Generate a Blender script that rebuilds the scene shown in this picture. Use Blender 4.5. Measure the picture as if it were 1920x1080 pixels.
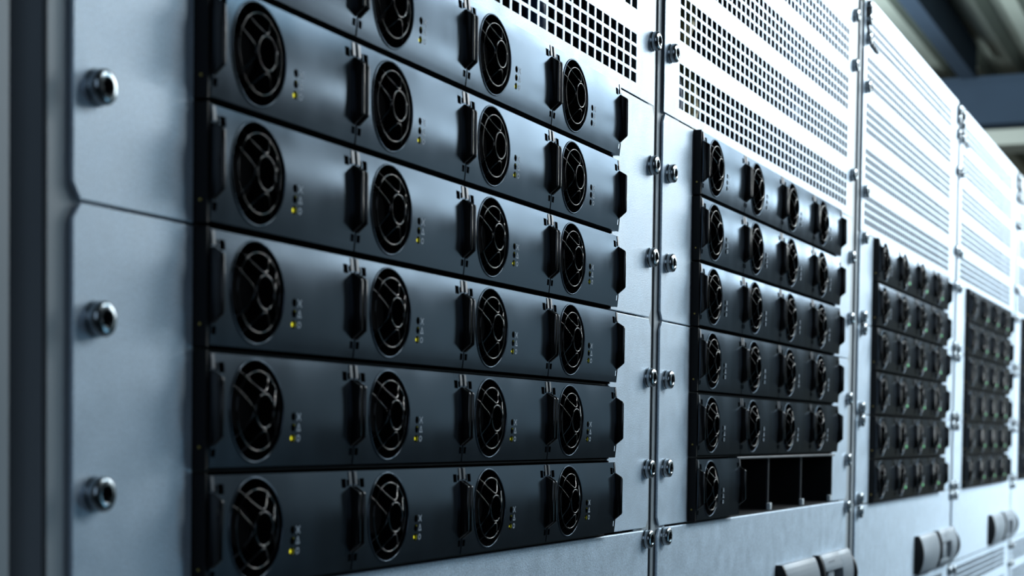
import bpy, bmesh, math, random
from mathutils import Vector, Matrix
random.seed(4)
S = bpy.context.scene
for o in list(bpy.data.objects): bpy.data.objects.remove(o)
COL = S.collection

# ------------------------------------------------------------------ camera
cam_d = bpy.data.cameras.new('camera')
cam = bpy.data.objects.new('camera', cam_d); COL.objects.link(cam); S.camera = cam
F_PX = 3245.6328
cam_d.sensor_fit = 'HORIZONTAL'; cam_d.sensor_width = 36.0
cam_d.lens = 36.0 * F_PX / 1920
cam_d.shift_x = 0.0; cam_d.shift_y = 396.18 / 1920
cam_d.clip_start = 0.01; cam_d.clip_end = 60
YAW, PIT, ROLL = 0.40164, -0.03877, 0.01244
ca, sa, cb, sb = math.cos(YAW), math.sin(YAW), math.cos(PIT), math.sin(PIT)
fw = Vector((ca*cb, sa*cb, sb)); rt = Vector((sa, -ca, 0)); up = rt.cross(fw)
r2 = rt*math.cos(ROLL) + up*math.sin(ROLL); u2 = -rt*math.sin(ROLL) + up*math.cos(ROLL)
cam.matrix_world = Matrix(((r2.x, u2.x, -fw.x, -0.66377), (r2.y, u2.y, -fw.y, -0.35126), (r2.z, u2.z, -fw.z, -0.20658), (0, 0, 0, 1)))
cam_d.dof.use_dof = True; cam_d.dof.focus_distance = 0.985; cam_d.dof.aperture_fstop = 14.5
cam_d.dof.aperture_blades = 0

# ------------------------------------------------------------------ world, lights, exposure
S.view_settings.view_transform = 'Standard'; S.view_settings.look = 'None'
S.view_settings.exposure = 0.0; S.view_settings.gamma = 1.0
try: S.view_settings.use_curve_mapping = False
except Exception: pass
W = bpy.data.worlds.new('room_air'); S.world = W; W.use_nodes = True
W.node_tree.nodes['Background'].inputs[0].default_value = (0.3, 0.5, 0.8, 1)
W.node_tree.nodes['Background'].inputs[1].default_value = 0.03
LIGHTS = [  # name, x, y, z, size x, size y, power, colour, aim, spread
    ('strip_light', 2.30, -1.10, 0.35, 0.9, 0.12, 3.3, (0.88, 0.97, 1.0), (2.3, 0.0, 0.1), 180),
    ('strip_light', 4.30, -1.10, 0.54, 1.2, 0.16, 4.2, (0.90, 0.98, 1.0), (3.5, 0.0, 0.1), 180),
    ('strip_light', 5.20, -0.75, 0.55, 1.0, 0.15, 6.2, (0.88, 0.96, 1.0), (1.5, 0.0, 0.0), 180),
    ('upper_strip_light', 2.00, -0.60, 0.60, 1.4, 0.10, 14.5, (0.97, 0.99, 1.0), (2.0, 0.0, 0.1), 180),
    ('high_fill_light', 4.20, -1.20, 0.90, 1.2, 0.40, 4.3, (0.90, 0.97, 1.0), (2.6, 0.0, -0.1), 80),  # this and the next high ones: added fills, narrowed onto the panels
    ('high_fill_light', 3.00, -1.60, 1.20, 1.2, 0.40, 5.5, (0.45, 0.80, 1.0), (2.2, 0.0, -0.2), 80),
    ('high_fill_light', 1.40, -1.40, 1.10, 0.8, 0.40, 6.6, (0.85, 0.95, 1.0), (1.1, 0.0, 0.1), 80),
    ('front_fill_light', 2.60, -1.00, -0.15, 0.5, 0.2, 3.6, (0.88, 0.96, 1.0), (2.4, 0.0, -0.35), 90),  # added unseen fill in front of the far cabinets, brightens their lower panels
    ('low_fill_light', 1.60, -1.60, -0.60, 0.6, 0.6, 1.9, (0.35, 0.72, 1.0), (1.5, 0.0, -0.2), 180),  # low pair: added fills for the lower panels and bottom rows
    ('low_fill_light', 3.80, -1.60, 0.0, 1.2, 0.6, 1.6, (0.72, 0.92, 1.0), (3.0, 0.0, -0.1), 180),
    ('room_fill_light', -1.60, -1.20, 0.40, 1.2, 1.2, 5.0, (0.60, 0.78, 1.0), (0.2, 0.0, -0.1), 180),
    ('roof_fill_light', 5.2, 1.7, 0.60, 1.0, 0.5, 260.0, (0.84, 0.98, 0.97), (6.9, 0.9, 1.8), 180),  # added fill hidden behind the cabinets, brightens only ceiling and beam
]
for n, x, y, z, sx, sy, pw, c, aim, spread in LIGHTS:
    l = bpy.data.lights.new(n, 'AREA'); l.shape = 'RECTANGLE'; l.size = sx; l.size_y = sy; l.energy = pw; l.color = c; l.spread = math.radians(spread)
    o = bpy.data.objects.new(n, l); COL.objects.link(o); o.location = (x, y, z)
    o.rotation_euler = (Vector(aim) - Vector((x, y, z))).to_track_quat('-Z', 'Y').to_euler()

# ------------------------------------------------------------------ materials
def mat(name, col, rough=0.5, metal=0.0, spec=0.5, emit=None, es=0.0, noise=None, bump=None, coat=0.0):
    m = bpy.data.materials.new(name); m.use_nodes = True; nt = m.node_tree; b = nt.nodes['Principled BSDF']
    b.inputs['Base Color'].default_value = (*col, 1); b.inputs['Roughness'].default_value = rough
    b.inputs['Metallic'].default_value = metal; b.inputs['Specular IOR Level'].default_value = spec
    b.inputs['Coat Weight'].default_value = coat
    if emit: b.inputs['Emission Color'].default_value = (*emit, 1); b.inputs['Emission Strength'].default_value = es
    tc = nt.nodes.new('ShaderNodeTexCoord')
    if noise:   # (scale, colour amount, roughness amount, stretch vector)
        sc, am, ra, st = noise
        mp = nt.nodes.new('ShaderNodeMapping'); mp.inputs['Scale'].default_value = st
        nt.links.new(tc.outputs['Object'], mp.inputs[0])
        n = nt.nodes.new('ShaderNodeTexNoise'); n.inputs['Scale'].default_value = sc; n.inputs['Detail'].default_value = 5
        nt.links.new(mp.outputs[0], n.inputs['Vector'])
        mx = nt.nodes.new('ShaderNodeMapRange'); mx.inputs[1].default_value = .3; mx.inputs[2].default_value = .7
        mx.inputs[3].default_value = 1-am; mx.inputs[4].default_value = 1+am
        nt.links.new(n.outputs['Fac'], mx.inputs[0])
        v = nt.nodes.new('ShaderNodeVectorMath'); v.operation = 'SCALE'; v.inputs[0].default_value = col
        nt.links.new(mx.outputs[0], v.inputs['Scale']); nt.links.new(v.outputs[0], b.inputs['Base Color'])
        m2 = nt.nodes.new('ShaderNodeMapRange'); m2.inputs[1].default_value = .3; m2.inputs[2].default_value = .7
        m2.inputs[3].default_value = rough-ra; m2.inputs[4].default_value = rough+ra
        nt.links.new(n.outputs['Fac'], m2.inputs[0]); nt.links.new(m2.outputs[0], b.inputs['Roughness'])
    if bump:    # (scale, strength, distance)
        n = nt.nodes.new('ShaderNodeTexNoise'); n.inputs['Scale'].default_value = bump[0]; n.inputs['Detail'].default_value = 3
        nt.links.new(tc.outputs['Object'], n.inputs['Vector'])
        bp = nt.nodes.new('ShaderNodeBump'); bp.inputs['Strength'].default_value = bump[1]; bp.inputs['Distance'].default_value = bump[2]
        nt.links.new(n.outputs['Fac'], bp.inputs['Height']); nt.links.new(bp.outputs[0], b.inputs['Normal'])
    return m
M = {}
M['zinc'] = mat('zinc_sheet', (.57, .68, .79), .48, .5, noise=(70, .06, .05, (1, 1, 1)), bump=(1500, .5, .0003))
def speckle(m, scale, amount):      # fine zinc grain: a second, small noise multiplied into the colour
    nt = m.node_tree; b = nt.nodes['Principled BSDF']; src = b.inputs['Base Color'].links[0].from_socket
    tc = nt.nodes.new('ShaderNodeTexCoord'); n = nt.nodes.new('ShaderNodeTexNoise'); n.inputs['Scale'].default_value = scale; n.inputs['Detail'].default_value = 1
    mr = nt.nodes.new('ShaderNodeMapRange'); mr.inputs[1].default_value = .3; mr.inputs[2].default_value = .7; mr.inputs[3].default_value = 1-amount; mr.inputs[4].default_value = 1+amount
    v = nt.nodes.new('ShaderNodeVectorMath'); v.operation = 'SCALE'
    nt.links.new(tc.outputs['Object'], n.inputs['Vector']); nt.links.new(n.outputs['Fac'], mr.inputs[0]); nt.links.new(src, v.inputs[0])
    nt.links.new(mr.outputs[0], v.inputs['Scale']); nt.links.new(v.outputs[0], b.inputs['Base Color'])
speckle(M['zinc'], 1300, .16)
M['upright'] = mat('upright_steel', (.34, .38, .41), .5, .25, noise=(30, .06, .04, (1, 1, .3)))
M['bolt'] = mat('bolt_steel', (.34, .38, .41), .2, 1.0, noise=(300, .12, .06, (1, 1, 1)))
M['socket'] = mat('bolt_socket', (.05, .055, .06), .4, .9)
M['shelf'] = mat('shelf_black', (.004, .0042, .005), .55, 0, .25)
M['face'] = mat('module_face', (.076, .090, .106), .20, .83, .5, noise=(22, .10, .05, (1, 1, .6)))
M['face'].node_tree.nodes['Principled BSDF'].inputs['Specular Tint'].default_value = (.44, .51, .58, 1)   # keeps the grazing sheen dim and blue
M['gloss'] = mat('gloss_black', (.002, .002, .0025), .09, 0, .5)
M['handle'] = mat('handle_black', (.003, .003, .0035), .16, 0, .5)
M['inside'] = mat('fan_black', (.0015, .0015, .002), .9, 0, .05)
M['tab'] = mat('latch_tab', (.09, .10, .115), .35, .3)
M['print'] = mat('printed_symbol', (.60, .70, .80), .6)
M['gold'] = mat('gold_rivet', (.75, .55, .15), .3, 1.0)
M['led_y'] = mat('led_yellow', (.6, .6, .02), .4, emit=(.80, .76, .02), es=1.3)
M['led_g'] = mat('led_green', (.04, .2, .08), .4, emit=(.16, .60, .22), es=1.3)
M['led_off'] = mat('led_dark', (.003, .003, .003), .5, 0, .1)
M['tip'] = mat('rail_tip', (.65, .72, .76), .5)
M['rail'] = mat('rail_steel', (.20, .21, .23), .35, .8)
M['brk'] = mat('breaker_grey', (.20, .235, .27), .45, .2)
M['brk_black'] = mat('breaker_black', (.006, .007, .009), .45, 0, .25)
M['carcass'] = mat('carcass_dark', (.02, .024, .03), .6)
M['wire_b'] = mat('wire_blue', (.02, .07, .16), .5)
M['wire_y'] = mat('wire_yellow', (.30, .24, .08), .5)
M['deck'] = mat('ceiling_deck', (.30, .33, .31), .6, .1, noise=(3, .15, .05, (.3, 1, 1)))
M['beam'] = mat('beam_blue', (.018, .028, .046), .9, .0, noise=(3, .1, .04, (1, 1, 1)))
M['beam'].node_tree.nodes['Principled BSDF'].inputs['Specular IOR Level'].default_value = .1
M['flange'] = mat('beam_flange', (.16, .17, .16), .5, .1)
M['brown'] = mat('wall_brown', (.22, .17, .10), .8, noise=(2, .15, .03, (1, 1, 1)))
M['wallgrey'] = mat('wall_grey', (.10, .115, .13), .8, noise=(2, .1, .03, (1, 1, 1)))
M['floor'] = mat('floor_grey', (.09, .10, .11), .4, noise=(4, .15, .08, (1, 1, 1)))
M['lens'] = mat('lamp_lens', (.8, .85, .9), .5, emit=(.84, .93, 1.0), es=3)

# ------------------------------------------------------------------ mesh helpers
def obj(name, bm, m, parent=None, smooth=None, recalc=True):
    if recalc: bmesh.ops.recalc_face_normals(bm, faces=bm.faces)
    me = bpy.data.meshes.new(name); bm.to_mesh(me); bm.free()
    for mm in (m if isinstance(m, (list, tuple)) else [m]): me.materials.append(mm)
    if smooth is not None:
        me.polygons.foreach_set('use_smooth', [True]*len(me.polygons)); me.update()
        try: me.set_sharp_from_angle(angle=math.radians(smooth))
        except Exception: pass
    o = bpy.data.objects.new(name, me); COL.objects.link(o)
    if parent: o.parent = parent
    return o
def box(bm, x0, x1, y0, y1, z0, z1, bev=0.0, mi=0, seg=2):
    vs = [bm.verts.new((x, y, z)) for x in (x0, x1) for y in (y0, y1) for z in (z0, z1)]
    fs = [bm.faces.new([vs[i] for i in q]) for q in ((0, 1, 3, 2), (4, 6, 7, 5), (0, 4, 5, 1), (2, 3, 7, 6), (0, 2, 6, 4), (1, 5, 7, 3))]
    for f in fs: f.material_index = mi
    if bev:
        bmesh.ops.recalc_face_normals(bm, faces=fs)
        bmesh.ops.bevel(bm, geom=list({e for f in fs for e in f.edges}), offset=bev, segments=seg, affect='EDGES', profile=.5, material=mi)
def prism(bm, pts, axis, a0, a1, bev=0.0, mi=0):
    """polygon pts in the plane across `axis`, pushed from a0 to a1"""
    def P(p, a): return {'x': (a, p[0], p[1]), 'y': (p[0], a, p[1]), 'z': (p[0], p[1], a)}[axis]
    A = [bm.verts.new(P(p, a0)) for p in pts]; B = [bm.verts.new(P(p, a1)) for p in pts]
    fs = [bm.faces.new(A), bm.faces.new(B[::-1])]
    n = len(pts)
    for i in range(n): fs.append(bm.faces.new((A[i], B[i], B[(i+1) % n], A[(i+1) % n])))
    for f in fs: f.material_index = mi
    bmesh.ops.recalc_face_normals(bm, faces=fs)
    if bev: bmesh.ops.bevel(bm, geom=list({e for f in fs for e in f.edges}), offset=bev, segments=2, affect='EDGES', profile=.5, material=mi)
def lathe(bm, prof, cx, cz, y0, n=32, sgn=-1, mi=0, rot=0, star=None):
    """profile (radius, out) revolved about the y axis; out grows towards the aisle (-y)"""
    rings = []
    for k, (r, h) in enumerate(prof):
        if r < 1e-7: rings.append([bm.verts.new((cx, y0+sgn*h, cz))]); continue
        ring = []
        for i in range(n):
            a = 2*math.pi*i/n+rot
            rr = r*(1+.16*math.cos(6*a)) if star and k >= star else r
            ring.append(bm.verts.new((cx+rr*math.cos(a), y0+sgn*h, cz+rr*math.sin(a))))
        rings.append(ring)
    for a, b in zip(rings, rings[1:]):
        for i in range(n):
            j = (i+1) % n
            if len(a) == 1 and len(b) == 1: continue
            if len(a) == 1: f = bm.faces.new((a[0], b[i], b[j]))
            elif len(b) == 1: f = bm.faces.new((a[i], a[j], b[0]))
            else: f = bm.faces.new((a[i], a[j], b[j], b[i]))
            f.material_index = mi
def tube(bm, pts, r, closed=False, n=7, mi=0):
    P = [Vector(p) for p in pts]; N = len(P); rings = []
    for i in range(N):
        t = (P[(i+1) % N]-P[i-1]) if closed else (P[min(i+1, N-1)]-P[max(i-1, 0)])
        t.normalize(); a = t.cross(Vector((0, 1, 0)))
        if a.length < 1e-4: a = t.cross(Vector((1, 0, 0)))
        a.normalize(); b = t.cross(a)
        rings.append([bm.verts.new(P[i]+a*r*math.cos(2*math.pi*k/n)+b*r*math.sin(2*math.pi*k/n)) for k in range(n)])
    for i in range(N if closed else N-1):
        A, B = rings[i], rings[(i+1) % N]
        for k in range(n): bm.faces.new((A[k], A[(k+1) % n], B[(k+1) % n], B[k])).material_index = mi
    if not closed:
        bm.faces.new(rings[0]).material_index = mi; bm.faces.new(rings[-1][::-1]).material_index = mi
def plate(outer, holes, thick, y0, bev=0.0):
    """flat sheet in the xz plane with real holes, front at y0, going back by `thick`; returns bmesh"""
    cu = bpy.data.curves.new('sheet', 'CURVE'); cu.dimensions = '2D'; cu.fill_mode = 'BOTH'; cu.extrude = thick/2
    for loop in [outer]+holes:
        sp = cu.splines.new('POLY'); sp.points.add(len(loop)-1); sp.use_cyclic_u = True
        for p, (x, z) in zip(sp.points, loop): p.co = (x, z, 0, 1)
    o = bpy.data.objects.new('sheet', cu); COL.objects.link(o)
    dg = bpy.context.evaluated_depsgraph_get(); me = bpy.data.meshes.new_from_object(o.evaluated_get(dg))
    bm = bmesh.new(); bm.from_mesh(me); bpy.data.meshes.remove(me)
    bpy.data.objects.remove(o); bpy.data.curves.remove(cu)
    bmesh.ops.remove_doubles(bm, verts=bm.verts, dist=1e-6)
    for v in bm.verts: v.co = Vector((v.co.x, y0+thick/2-v.co.z, v.co.y))
    return bm
def circ(cx, cz, r, n=48): return [(cx+r*math.cos(2*math.pi*i/n), cz+r*math.sin(2*math.pi*i/n)) for i in range(n)]
def rect(x0, x1, z0, z1): return [(x0, z0), (x1, z0), (x1, z1), (x0, z1)]
def empty(name, label, cat, loc=(0, 0, 0), group=None):
    o = bpy.data.objects.new(name, None); COL.objects.link(o); o.location = loc; o.empty_display_size = .05
    o['label'] = label; o['category'] = cat
    if group: o['group'] = group
    return o
def tag(o, label, cat, group=None):
    o['label'] = label; o['category'] = cat
    if group: o['group'] = group
    return o
def struct(name, bm, m): o = obj(name, bm, m); o['kind'] = 'structure'; return o

# ------------------------------------------------------------------ room
H = 0.04445                       # one rack unit
FLOOR = -1.30
bm = bmesh.new(); box(bm, -2.0, 13, -3.2, 3.4, FLOOR-.1, FLOOR); struct('floor', bm, M['floor'])
bm = bmesh.new(); box(bm, -2.0, 13, -3.3, -3.2, FLOOR, 2.2); struct('wall_front', bm, M['wallgrey'])
bm = bmesh.new(); box(bm, -2.0, 13, 3.4, 3.5, FLOOR, 2.2); struct('wall_back', bm, M['wallgrey'])
bm = bmesh.new(); box(bm, 13, 13.1, -3.3, 3.5, FLOOR, 2.2); struct('wall_right', bm, M['brown'])
bm = bmesh.new(); box(bm, -2.1, -2.0, -3.3, 3.5, FLOOR, 2.2); struct('wall_left', bm, M['wallgrey'])
# trapezoid roof deck running along the aisle
bm = bmesh.new(); prof = []; y = -3.3; ph = 0
while y < 3.5:
    prof += [(y, 1.76), (y+.07, 1.76), (y+.09, 1.83), (y+.16, 1.83)]; y += .18
prof.append((3.6, 1.76))
A = [bm.verts.new((-2.1, p[0], p[1])) for p in prof]; B = [bm.verts.new((13.1, p[0], p[1])) for p in prof]
C2 = [bm.verts.new((-2.1, p[0], 2.0)) for p in prof]; D2 = [bm.verts.new((13.1, p[0], 2.0)) for p in prof]
for i in range(len(prof)-1):
    bm.faces.new((A[i], A[i+1], B[i+1], B[i])); bm.faces.new((C2[i], C2[i+1], D2[i+1], D2[i]))
struct('ceiling', bm, M['deck'])
# cross beam
bw = empty('roof_beam', 'blue grey steel beam crossing under the metal ceiling at the far right', 'beam', (8.4, 0, 1.3))
bm = bmesh.new(); box(bm, -.01, .01, -3.2, 3.4, .03, .27); box(bm, -.12, .12, -3.2, 3.4, .27, .30); box(bm, -.13, -.01, -3.2, 3.4, .06, .27); obj('web', bm, M['beam'], bw)
bm = bmesh.new(); box(bm, -.14, .14, -3.2, 3.4, -.05, .03, .004); obj('bottom_flange', bm, M['flange'], bw)
# dark purlins under the deck
for k, (yy, hh) in enumerate(((.985, .17),)):
    bm = bmesh.new(); box(bm, 3.0, 8.25, yy-.04, yy+.04, 1.755-hh, 1.755, .004)
    o = obj('ceiling_purlin', bm, M['beam']); tag(o, 'blue grey purlin running along under the metal ceiling, towards the blue grey beam', 'beam')

# ------------------------------------------------------------------ bolt prototype
def bolt_mesh():
    bm = bmesh.new()
    lathe(bm, [(.0, .0), (.0063, .0), (.0063, .0010), (.0061, .0013), (.0056, .00135), (.0056, .0016), (.0060, .0018), (.0060, .0040), (.0056, .0048), (.0046, .0053), (.0033, .0054), (.0030, .0052)], 0, 0, 0, 36)
    lathe(bm, [(.0030, .0052), (.0028, .0050), (.0026, .0026), (0, .0026)], 0, 0, 0, 36, mi=1, star=1)
    bmesh.ops.remove_doubles(bm, verts=bm.verts, dist=1e-7)
    o = obj('bolt', bm, [M['bolt'], M['socket']], smooth=38); me = o.data; bpy.data.objects.remove(o); return me
BOLT = bolt_mesh()
def bolt(parent, x, z, y=0.0):
    o = bpy.data.objects.new('bolt', BOLT); COL.objects.link(o); o.parent = parent
    o.location = (x, y, z); o.rotation_euler = (0, random.uniform(0, 1), 0); return o

# ------------------------------------------------------------------ power module prototype
PW, FW, G = 0.1095, 0.1081, 0.0014
FX0, FX1 = (PW-FW)/2, (PW+FW)/2
Z0, Z1 = -H+G, -G                    # face bottom / top, origin at the row's top-left boundary on the wall plane
ZM = (Z0+Z1)/2; HH = (Z1-Z0)/2
D0, BOW = .0056, .0012
def face_y(z): return -(D0+BOW*(1-((z-ZM)/HH)**2))
FAN = (.0318, -.0220); FR = .0191
LEDX = .0588; LEDZ = (-.0238, -.0280, -.0322)
def proto_parts():
    """list of (name, mesh, children) shared by every module"""
    parts = []
    def grab(o): me = o.data; bpy.data.objects.remove(o); return me
    # front face with real openings, then bowed
    holes = [circ(FAN[0], FAN[1], FR, 72)]
    for z in LEDZ: holes.append(circ(LEDX, z, .0017, 24))
    for x0, x1 in ((.0060, .0100), (PW-.0100, PW-.0060)): holes.append(rect(x0, x1, -.0084, -.0046))
    for x0, x1 in ((.0036, .0054), (PW-.0054, PW-.0036)): holes.append(rect(x0, x1, -.0078, -.0050))
    for x0, x1 in ((.0012, .0042), (PW-.0042, PW-.0012)): holes.append(rect(x0, x1, -.0393, -.0362))
    bm = plate(rect(FX0, FX1, Z0, Z1), holes, .0006, 0.0)
    for k in range(1, 16):
        z = Z0+(Z1-Z0)*k/16
        bmesh.ops.bisect_plane(bm, geom=bm.verts[:]+bm.edges[:]+bm.faces[:], plane_co=(0, 0, z), plane_no=(0, 0, 1), dist=1e-7)
    for v in bm.verts: v.co.y += face_y(v.co.z)
    # folded returns
    box(bm, FX0, FX0+.0008, -D0+.0008, .006, Z0+.0004, Z1-.0004); box(bm, FX1-.0008, FX1, -D0+.0008, .006, Z0+.0004, Z1-.0004)
    box(bm, FX0, FX1, -D0+.0008, .006, Z1-.0010, Z1-.0002); box(bm, FX0, FX1, -D0+.0008, .006, Z0+.0002, Z0+.0010)
    parts.append(('front_face', grab(obj('f', bm, M['face'], smooth=30)), []))
    # housing behind
    bm = bmesh.new(); x0, x1, z0, z1 = FX0+.001, FX1-.001, Z0+.0012, Z1-.0012
    for a in ((x0, x0+.001, .0062, .16, z0, z1), (x1-.001, x1, .0062, .16, z0, z1), (x0, x1, .0062, .16, z1-.001, z1), (x0, x1, .0062, .16, z0, z0+.001), (x0, x1, .158, .16, z0, z1), (.056, .0565, .0, .05, z0, z1)): box(bm, *a)
    parts.append(('housing', grab(obj('f', bm, M['inside'])), []))
    # rim around the fan opening
    bm = bmesh.new(); tube(bm, [(FAN[0]+(FR+.0002)*math.cos(t), face_y(FAN[1]+FR*math.sin(t))-.0000, FAN[1]+(FR+.0002)*math.sin(t)) for t in [2*math.pi*i/72 for i in range(72)]], .00045, True, 8)
    parts.append(('fan_rim', grab(obj('f', bm, M['face'], smooth=60)), []))
    # domed web grille
    yc = -(D0+BOW)
    def dome(r):
        s = max(0, min(1, (r-.0062)/(.0150-.0062))); s = s*s*(3-2*s)*.6+s*.4
        h = .0032+(.0004-.0032)*s
        if r > .0150: h = .0004-(r-.015)/.004*.0022
        return yc-h
    def GP(x, z): return (FAN[0]+x, dome(math.hypot(x, z)), FAN[1]+z)
    bm = bmesh.new()
    tube(bm, [GP(.0064*math.cos(t), .0064*math.sin(t)) for t in [2*math.pi*i/40 for i in range(40)]], .00048, True, 8)
    tube(bm, [GP(.0150*math.cos(t), .0150*math.sin(t)) for t in [2*math.pi*i/64 for i in range(64)]], .00036, True, 8)
    for k in range(4):
        ax = math.pi/2*k+.04; pts = []
        for i in range(-22, 23):
            b = .0108*i/22; a = .0074+1.02*(math.sqrt(b*b+.0030**2)-.0030)
            x, z = a*math.cos(ax)-b*math.sin(ax), a*math.sin(ax)+b*math.cos(ax)
            if math.hypot(x, z) < .0189: pts.append(GP(x, z))
        tube(bm, pts, .00036, False, 8)
    parts.append(('fan_grille', grab(obj('f', bm, M['gloss'], smooth=60)), []))
    # fan duct and rotor
    bm = bmesh.new(); lathe(bm, [(FR+.0004, -.0008), (FR, -.014), (.0, -.014)], FAN[0], FAN[1], -D0, 48)
    n = 72; ra = []; rb = []
    for i in range(n):
        t = 2*math.pi*i/n; x, z = FAN[0]+(FR+.0003)*math.cos(t), FAN[1]+(FR+.0003)*math.sin(t)
        ra.append(bm.verts.new((x, face_y(z)+.0004, z))); rb.append(bm.verts.new((x, -.0045, z)))
    for i in range(n): bm.faces.new((ra[i], ra[(i+1) % n], rb[(i+1) % n], rb[i]))
    duct = grab(obj('f', bm, M['inside'], smooth=40))
    bm = bmesh.new(); lathe(bm, [(0, .0035), (.0075, .0035), (.0085, .0025), (.0085, -.004)], FAN[0], FAN[1], .004, 32)
    for k in range(7):
        a = 2*math.pi*k/7
        for i in range(4):
            r0, r1 = .008+i*.0025, .0105+i*.0025; q = []
            for r, da in ((r0, 0), (r1, 0), (r1, .55), (r0, .55)):
                aa = a+da+(r-.008)*18; q.append(bm.verts.new((FAN[0]+r*math.cos(aa), .003+(da/.55)*.004, FAN[1]+r*math.sin(aa))))
            bm.faces.new(q)
    parts.append(('fan_duct', duct, [('fan_rotor', grab(obj('f', bm, M['inside'], recalc=True)))]))
    # side handles: bevelled fins standing off the face
    for x0, x1 in ((FX0+.0004, FX0+.0022), (FX1-.0022, FX1-.0004)):
        bm = bmesh.new(); t, b = -.0074, -.0358; yb, yf = -D0+.0006, -(D0+BOW+.0042)
        prism(bm, [(yb, t), (-D0-.0006, t), (yf, t-.0030), (yf, b+.0040), (-D0-.0006, b), (yb, b)], 'x', x0, x1, .0007)
        parts.append(('handle', grab(obj('f', bm, M['handle'], smooth=40)), []))
    # latch tabs between the top edge and the handle
    for xa, xb in ((.0014, .0034), (PW-.0034, PW-.0014)):
        bm = bmesh.new()
        for za, zb in ((-.0070, Z1-.0003),):
            vs = [(face_y(z)-.0003, z) for z in (za, (za+zb)/2, zb)]
            prism(bm, vs+[(face_y(z)+.0002, z) for z in (zb, za)], 'x', xa, xb)
        parts.append(('latch_tab', grab(obj('f', bm, M['tab'])), []))
    # printed symbols: paired bars with a crossing, triangle, ring
    def ypr(z): return face_y(z)-.00008
    bm = bmesh.new(); SX = LEDX+.0042
    def stroke(pts, w=.00036, closed=False):
        n = len(pts)
        for i in range(n if closed else n-1):
            (xa, za), (xb, zb) = pts[i], pts[(i+1) % n]; d = math.hypot(xb-xa, zb-za)
            nx, nz = -(zb-za)/d*w/2, (xb-xa)/d*w/2; ex, ez = (xb-xa)/d*w/2, (zb-za)/d*w/2
            q = [(xa-ex+nx, za-ez+nz), (xb+ex+nx, zb+ez+nz), (xb+ex-nx, zb+ez-nz), (xa-ex-nx, za-ez-nz)]
            A = [bm.verts.new((SX+p[0], ypr(p[1]), p[1])) for p in q]; B = [bm.verts.new((SX+p[0], ypr(p[1])+.0001, p[1])) for p in q]
            bm.faces.new(A); bm.faces.new(B[::-1])
            for j in range(4): bm.faces.new((A[j], B[j], B[(j+1) % 4], A[(j+1) % 4]))
    z = LEDZ[0]
    for s in (-1, 1): stroke([(s*.0013, z+.0013), (s*.0006, z+.0006), (s*.0006, z-.0006), (s*.0013, z-.0013)])
    stroke([(-.0006, z), (.0006, z)])
    z = LEDZ[1]; stroke([(-.0012, z-.0012), (.0012, z-.0012), (0, z+.0014)], closed=True)
    z = LEDZ[2]; stroke(circ(0, z, .0011, 14), closed=True)
    parts.append(('printed_symbols', grab(obj('f', bm, M['print'])), []))
    return parts
PARTS = proto_parts()
def led_mesh(m, dx=0):
    bm = bmesh.new(); lathe(bm, [(.0013, -.004), (.0013, -.0004), (.0009, .0003), (0, .0006)], 0, 0, 0, 20)
    o = obj('l', bm, m, smooth=50); me = o.data; bpy.data.objects.remove(o); return me
LED = {k: led_mesh(M[k]) for k in ('led_y', 'led_off')}
bm = bmesh.new(); lathe(bm, [(.0020, -.004), (.0020, .0008), (.0014, .0016), (0, .0019)], 0, 0, 0, 20)
o = obj('l', bm, M['led_g'], smooth=50); LED['led_g'] = o.data; bpy.data.objects.remove(o)
def child(name, me, p):
    o = bpy.data.objects.new(name, me); COL.objects.link(o); o.parent = p; return o
def module(x, z, led, label, group):
    r = empty('power_module', label, 'power module', (x, 0, z), group)
    for n, me, ch in PARTS:
        o = child(n, me, r)
        for cn, cm in ch: child(cn, cm, o)
    for k, lz in enumerate(LEDZ):
        o = child('indicator_light', LED[led if k == 2 else 'led_off'], r); o.location = (LEDX, -.0053 if led != 'led_off' and k == 2 else -.0040, lz)
        if k == 2 and led != 'led_off': o['label'] = 'yellow light' if led == 'led_y' else 'green light'
    return r

# ------------------------------------------------------------------ cabinets
HW, HH2, PX, PZ = .0094, .0059, .01232, .00785    # vent hole width, height, pitches
def perforated(x0, x1, z0, z1, hx0, ncol, hz, y=0.0, th=.0005):
    """sheet with a grid of oblong holes; hz = list of hole bottoms. One mesh with wall thickness."""
    xs = [x0]
    for i in range(ncol): xs += [hx0+i*PX, hx0+i*PX+HW]
    xs.append(x1)
    zs = [z0]
    for b in hz: zs += [b, b+HH2]
    zs.append(z1)
    bm = bmesh.new()
    V = {}
    for yy in (y, y+th):
        for i, a in enumerate(xs):
            for j, b in enumerate(zs): V[yy, i, j] = bm.verts.new((a, yy, b))
    hole = lambda i, j: i % 2 == 1 and j % 2 == 1
    nx, nz = len(xs)-1, len(zs)-1
    for i in range(nx):
        for j in range(nz):
            if hole(i, j):
                for (a, b), (c, d) in (((i, j), (i+1, j)), ((i+1, j), (i+1, j+1)), ((i+1, j+1), (i, j+1)), ((i, j+1), (i, j))):
                    bm.faces.new((V[y, a, b], V[y, c, d], V[y+th, c, d], V[y+th, a, b]))
            else:
                for yy in (y, y+th): bm.faces.new((V[yy, i, j], V[yy, i+1, j], V[yy, i+1, j+1], V[yy, i, j+1]))
    for i in range(nx):
        for j in (0, nz): bm.faces.new((V[y, i, j], V[y, i+1, j], V[y+th, i+1, j], V[y+th, i, j]))
    for j in range(nz):
        for i in (0, nx): bm.faces.new((V[y, i, j], V[y, i, j+1], V[y+th, i, j+1], V[y+th, i, j]))
    # corner notches
    return bm
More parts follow.
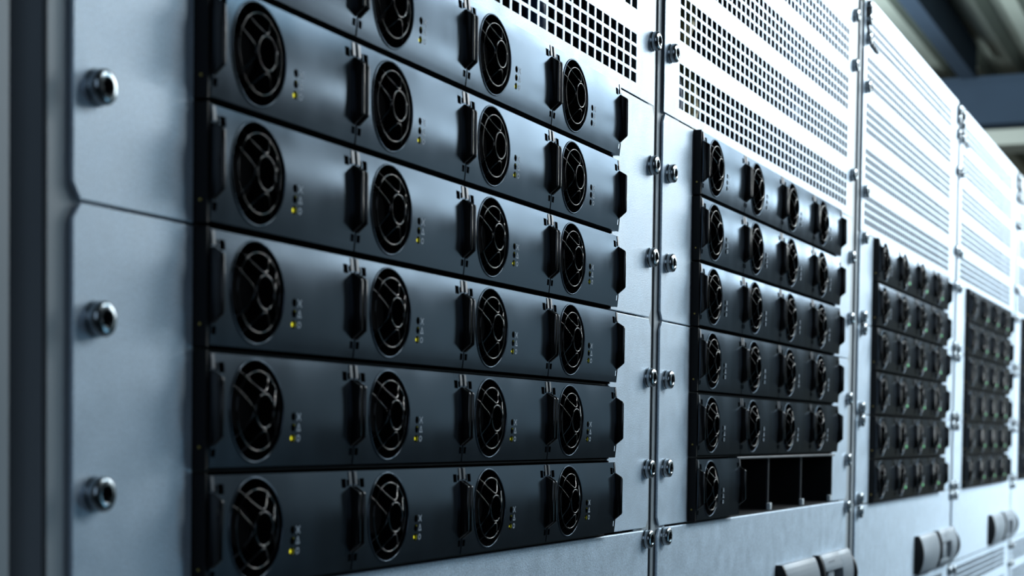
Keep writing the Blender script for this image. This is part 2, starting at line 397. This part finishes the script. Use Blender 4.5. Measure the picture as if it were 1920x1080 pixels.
def sheet(x0, x1, z0, z1, nl, nr, y=0.0, th=.0015, bev=.0004):
    """plain plate with clipped outer corners on the left (nl) and right (nr)"""
    c, d = .0040, .0055
    pts = []
    pts += [(x0+c, z0), (x0, z0+d), (x0, z1-d), (x0+c, z1)][::1] if nl else [(x0, z0), (x0, z1)]
    pts += [(x1-c, z1), (x1, z1-d), (x1, z0+d), (x1-c, z0)] if nr else [(x1, z1), (x1, z0)]
    bm = bmesh.new(); prism(bm, pts, 'y', y, y+th, bev); return bm
GAPZ = .0005
ORD = ['nearest', 'second', 'third', 'fourth', 'fifth']
ROWW = ['top row', 'second row down', 'third row down', 'fourth row down', 'second row from bottom', 'bottom row']
COLW = ['leftmost column', 'second column', 'third column', 'rightmost column']
#       panel left, panel right, modules left, z offset, holes left, columns
CABS = [(-.2022, .3855, -.1315, 0.0, -.165, 42),
        (.4045, .9775, .4712, 0.0, .4365, 42),
        (1.0190, 1.6030, 1.0830, -.0070, 1.0360, 42),
        (1.6220, 2.2140, 1.6990, -.0075, 1.6440, 42),
        (2.2300, 2.8220, 2.3050, -.0075, 2.2520, 42)]
CABLAB = ['nearest zinc steel cabinet, rows of black modules with yellow lights',
          'second zinc steel cabinet, with three empty module slots in its bottom row',
          'third zinc steel cabinet, whose modules show green lights, left of the fourth',
          'fourth zinc steel cabinet, blurred, with grey breakers above a slotted vent',
          'fifth cabinet, only a sliver seen at the right edge of the photo']
SHD = .17
for ci, (xl, xr, xm, zo, hx, nc) in enumerate(CABS):
    cab = empty('equipment_cabinet', CABLAB[ci], 'cabinet', ((xl+xr)/2, 0, FLOOR)); cab['group'] = 'row of equipment cabinets'
    ox, oz = -(xl+xr)/2, -FLOOR
    def put(o, par=cab): return o
    def part(name, bm, m, smooth=None, parent=None):
        T = Matrix.Translation((ox, 0, oz)); bmesh.ops.transform(bm, matrix=T, verts=bm.verts)
        return obj(name, bm, m, parent or cab, smooth)
    def bolts(pl, zs, xs=None):
        for z in zs:
            for x in (xs or (xl+.0115, xr-.0063)): bolt(pl, x+ox, z+oz)
    z0, z3, z6 = zo, zo-3*H, zo-6*H
    mx0, mx1 = xm-.0016, xm+4*PW+.0012
    # carcass: sides, back, top, bottom behind the fronts
    xa, xb = xl-.004, xr+.004
    bm = bmesh.new(); box(bm, xa, xa+.002, .022, .60, FLOOR+.02, .222+zo); box(bm, xb-.002, xb, .022, .60, FLOOR+.02, .222+zo)
    box(bm, xa, xb, .598, .60, FLOOR+.02, .222+zo); box(bm, xa, xb, .004, .60, .2205+zo, .2225+zo); box(bm, xa, xb, .022, .60, FLOOR, FLOOR+.02)
    part('carcass', bm, M['carcass'])
    # front posts
    xe = xr+.0085 if ci != 1 else xr+.022
    xs0 = xl-.0115 if ci == 0 else xl-(.0075 if ci != 2 else .010)
    for a, b in ((xs0, xl+.022), (xr-.022, xe)):
        bm = bmesh.new(); box(bm, a, b, .0022, .0036, FLOOR, .2195+zo, .0004)
        if a == xs0: box(bm, a, a+.0015, .0022, .022, FLOOR, .2195+zo, .0004)
        else: box(bm, b-.0015, b, .0022, .022, FLOOR, .2195+zo, .0004)
        part('upright', bm, M['upright'])
    # perforated vent panel above the modules
    top = .1815 if ci < 2 else .1780
    hz = [.0082+zo*1.0+b*H+k*PZ for b in range(4) for k in range(4)]
    p = part('perforated_panel', perforated(xl+.0006, xr-.0006, z0+GAPZ, top+zo-GAPZ, hx, nc, hz), M['zinc'])
    bolts(p, [.0396+zo, .1420+zo] if ci != 2 else [.0390+zo, .1400+zo])
    # top strip
    if ci < 2:
        p = part('top_panel', sheet(xl, xr, top+GAPZ, .2205, True, True), M['zinc']); bolts(p, [.1885, .2135])
    else:
        p = part('top_vent_panel', perforated(xl+.0006, xr-.0006, top+zo+GAPZ, .2205+zo+.008, hx, nc, [top+zo+.0085+k*PZ for k in range(3)]), M['zinc']); bolts(p, [.1865+zo, .2050+zo, .2170+zo])
        bm = bmesh.new()    # dark hinge arm at the left end of the strip
        for a, b in (((xl+.006, top+zo+.038), (xl+.008, top+zo+.020)), ((xl+.008, top+zo+.020), (xl+.028, top+zo+.006)), ((xl+.028, top+zo+.006), (xl+.060, top+zo+.004))):
            tube(bm, [(a[0], -.0015, a[1]), (b[0], -.0015, b[1])], .0013)
        part('hinge_arm', bm, M['brk_black'], 40)
    # plates beside the modules
    lv = [(z0, z3), (z3, z6)] if ci < 2 else [(zo-2*k*H, zo-2*(k+1)*H) for k in range(3)]
    for a, b in lv:
        for side in (0, 1):
            if side == 0: bm = sheet(xl, mx0, b+GAPZ, a-GAPZ, True, False); bx = (xl+.0115,)
            else: bm = sheet(mx1, xr, b+GAPZ, a-GAPZ, False, True); bx = (xr-.0063,)
            p = part('side_plate', bm, M['zinc'])
            if ci < 2: bolts(p, [(a+b)/2+.0290, (a+b)/2-.0287], bx)
            else: bolts(p, [a-.0062, b+.0062], bx)
    # lower panel with cut-outs for the breakers
    lb = FLOOR+.05 if ci < 1 else zo-.3610
    xc = (xl+xr)/2
    p = part('lower_panel', sheet(xl, xr, lb, z6-GAPZ-.0004, True, True, y=-.0004, th=.0019, bev=.0007), M['zinc'])
    bolts(p, [z6-.0066] if ci < 2 else [z6-.0070, z6-.0800])
    if ci >= 1:
        p = part('vent_panel', perforated(xl+.0006, xr-.0006, zo-.3610-.36, lb-.001, hx, nc, [zo-.3610-.36+.0555+b*H+k*PZ for b in range(7) for k in range(4)]), M['zinc'])
        bolts(p, [zo-.3705, zo-.400])
    # module shelves
    for r in range(6):
        zt, zb = zo-r*H, zo-(r+1)*H
        bm = bmesh.new()
        box(bm, mx0+.0003, mx0+.0015, -.0056, SHD, zb+.0006, zt-.0006, .0002)                    # left cheek
        box(bm, mx1-.0012, mx1-.0002, -.0010, SHD, zb+.0006, zt-.0006)                           # right cheek
        box(bm, mx0+.0012, mx1-.0010, .0010, SHD, zb-.0004, zb+.0004)                            # floor sheet
        if r == 0: box(bm, mx0+.0012, mx1-.0010, .0010, SHD, zt-.0006, zt)
        box(bm, mx0+.0012, mx1-.0010, SHD-.001, SHD, zb+.0006, zt-.0006)
        s = part('module_shelf', bm, M['shelf'])
        bm = bmesh.new(); X = mx0+.0003     # rivet on the left cheek
        vs = []; n = 14
        c0 = bm.verts.new((X-.0005, -.0028, zb+.0088))
        R1 = [bm.verts.new((X-.0004, -.0028+.0004*math.cos(2*math.pi*i/n), zb+.0088+.0004*math.sin(2*math.pi*i/n))) for i in range(n)]
        R2 = [bm.verts.new((X+.0001, -.0028+.0007*math.cos(2*math.pi*i/n), zb+.0088+.0007*math.sin(2*math.pi*i/n))) for i in range(n)]
        for i in range(n):
            j = (i+1) % n; bm.faces.new((c0, R1[i], R1[j])); bm.faces.new((R1[i], R2[i], R2[j], R1[j]))
        q = part('rivet', bm, M['gold'], 40, s); q['label'] = 'gold rivet'
        if ci == 1 and r == 5:
            bm = bmesh.new(); box(bm, xm+PW+.001, mx1-.0006, -.0035, .004, zt-.0022, zt-.0006, .0003); q = part('top_lip', bm, M['rail'], None, s); q['label'] = 'steel lip above the empty slots'
            for k in (2, 3):
                bm = bmesh.new(); box(bm, xm+k*PW-.0007, xm+k*PW+.0007, .0025, .12, zb+.0006, zt-.0008); box(bm, xm+k*PW-.0008, xm+k*PW+.0008, .0012, .0025, zb+.0006, zt-.0008, mi=1); part('divider', bm, [M['shelf'], M['rail']], None, s)
            for k in (2, 3, 4):
                bm = bmesh.new(); X = xm+k*PW-(.003 if k == 4 else 0); prism(bm, [(X-.0026, zb+.0062), (X+.0026, zb+.0062), (X+.0016, zb+.0008), (X-.0016, zb+.0008)], 'y', -.0012, .002, .0003)
                q = part('guide_tip', bm, M['tip'], None, s); q['label'] = 'white guide tip'
            for k in (1, 2, 3):   # connector sockets at the back of the empty slots
                bm = bmesh.new(); X = xm+k*PW+.055
                box(bm, X-.030, X-.012, SHD-.02, SHD-.001, zb+.012, zb+.030, .001); box(bm, X+.008, X+.034, SHD-.02, SHD-.001, zb+.014, zb+.024, .001)
                part('connector', bm, M['rail'], None, s)
    # modules
    for r in range(6):
        for c in range(4):
            if ci == 1 and r == 5 and c > 0: continue
            led = 'led_y' if ci == 0 else 'led_off' if ci == 1 else ('led_g' if c > 0 else 'led_off')
            if ci == 0 and c == 3 and r < 2: led = 'led_off'
            lab = 'black fan module, %s cabinet, %s, %s' % (ORD[ci], ROWW[r], COLW[c])
            if ci == 1 and r == 5: lab = 'black fan module alone in its row, left of the empty slots'
            module(xm+c*PW, zo-r*H, led, lab, 'black fan modules in the %s cabinet' % ORD[ci])

# ------------------------------------------------------------------ breakers (bulging grey fronts with black cheeks)
def breaker(x0, x1, z1, kind, label):
    w = x1-x0; h = .0445
    r = empty('circuit_breaker', label, 'circuit breaker', (x0, 0, z1-h), 'breaker pairs low on the cabinets')
    def arc(y0, b, n=12): return [(-(y0+b*math.sin(math.pi*i/n)**.8 if 0 < i < n else y0), h*i/n) for i in range(n+1)]
    bm = bmesh.new(); P = arc(.0058, .0058); prism(bm, [(.002, 0)]+P+[(.002, h)], 'x', 0, .004, .0003); obj('cheek', bm, M['brk_black'], r, 40)
    bm = bmesh.new(); P = arc(.0060, .0058)
    if kind == 0:
        prism(bm, [(.002, .0004)]+P+[(.002, h-.0004)], 'x', .004, w-.001, .0004); obj('front_cover', bm, M['brk'], r, 30)
    else:
        wx0, wx1 = .022, .075
        prism(bm, [(.002, .0004)]+P+[(.002, h-.0004)], 'x', wx1, w-.016, .0004)
        prism(bm, [(.002, h*.68)]+[p for p in P if p[1] > h*.66]+[(.002, h-.0004)], 'x', .006, wx1, .0003)
        prism(bm, [(.002, .0004)]+[p for p in P if p[1] < h*.22]+[(.002, h*.2)], 'x', .006, wx1, .0003)
        obj('front_cover', bm, M['brk'], r, 30)
        bm = bmesh.new(); box(bm, .006, wx1, -.0015, .002, .002, h-.004); obj('switch_recess', bm, M['brk_black'], r)
        bm = bmesh.new(); box(bm, .026, .050, -.0088, -.001, h*.22, h*.66, .0012); obj('toggle', bm, M['brk'], r, 40)
        bm = bmesh.new()
        for i in range(7): box(bm, .024+i*.0036, .0264+i*.0036, -.0094, -.0088, h*.80, h*.80+.0022)
        q = obj('printed_label', bm, M['rail'], r)
        bm = bmesh.new(); P2 = arc(.0060, .0085); prism(bm, [(.002, .002)]+[(p[0], .002+p[1]*.86) for p in P2]+[(.002, h*.9)], 'x', w-.016, w-.011, .0004); obj('handle', bm, M['brk_black'], r, 40)
    return r
for ci in (1, 2, 3, 4):
    xc = {1: .6905, 2: 1.3265, 3: 1.939, 4: 2.545}[ci]; zt = {1: -.3120, 2: -.3205, 3: -.3200, 4: -.32}[ci]
    breaker(xc+.0210, xc+.136, zt, 0, 'plain bulging grey breaker cover, left of the pair on the %s cabinet' % ORD[ci])
    breaker(xc+.1525, xc+.290, zt, 1, 'grey breaker with a recessed switch, right of the pair on the %s cabinet' % ORD[ci])

# ------------------------------------------------------------------ a blank zinc cabinet to the left of the nearest one
cab = empty('equipment_cabinet', 'bare edge of a cabinet at the far left, only a pale strip visible', 'cabinet', (-.53, 0, FLOOR))
bm = bmesh.new(); box(bm, -.293, .2965, 0, .0015, 0, 1.52, .0004); obj('side_plate', bm, M['upright'], cab)
bm = bmesh.new(); box(bm, -.293, .2968, .0022, .0036, 0, 1.52); box(bm, -.293, -.291, .0022, .60, 0, 1.52); box(bm, .2950, .2968, .0022, .60, 0, 1.52); box(bm, -.293, .2968, .598, .60, 0, 1.52); obj('carcass', bm, M['carcass'], cab)
# ------------------------------------------------------------------ cables seen through the vents
for k, (x, y, z0, z1, m, w) in enumerate(((.462, .016, .003, .19, 'wire_b', 'blue cable behind the vent holes at the left of the second cabinet'),
                             (.492, .014, .003, .19, 'wire_y', 'yellow cable behind the vent holes of the second cabinet'),
                             (.80, .016, .003, .17, 'wire_b', 'blue cable behind the vent holes at the middle of the second cabinet'),
                             (.215, .016, .003, .17, 'wire_b', 'blue cable behind the vent holes of the nearest cabinet'))):
    bm = bmesh.new(); tube(bm, [(x+.012*math.sin(t*1.3), y, z0+(z1-z0)*t/12) for t in range(13)], .007, n=12)
    o = obj('cable', bm, M[m], smooth=60); tag(o, w, 'cable')
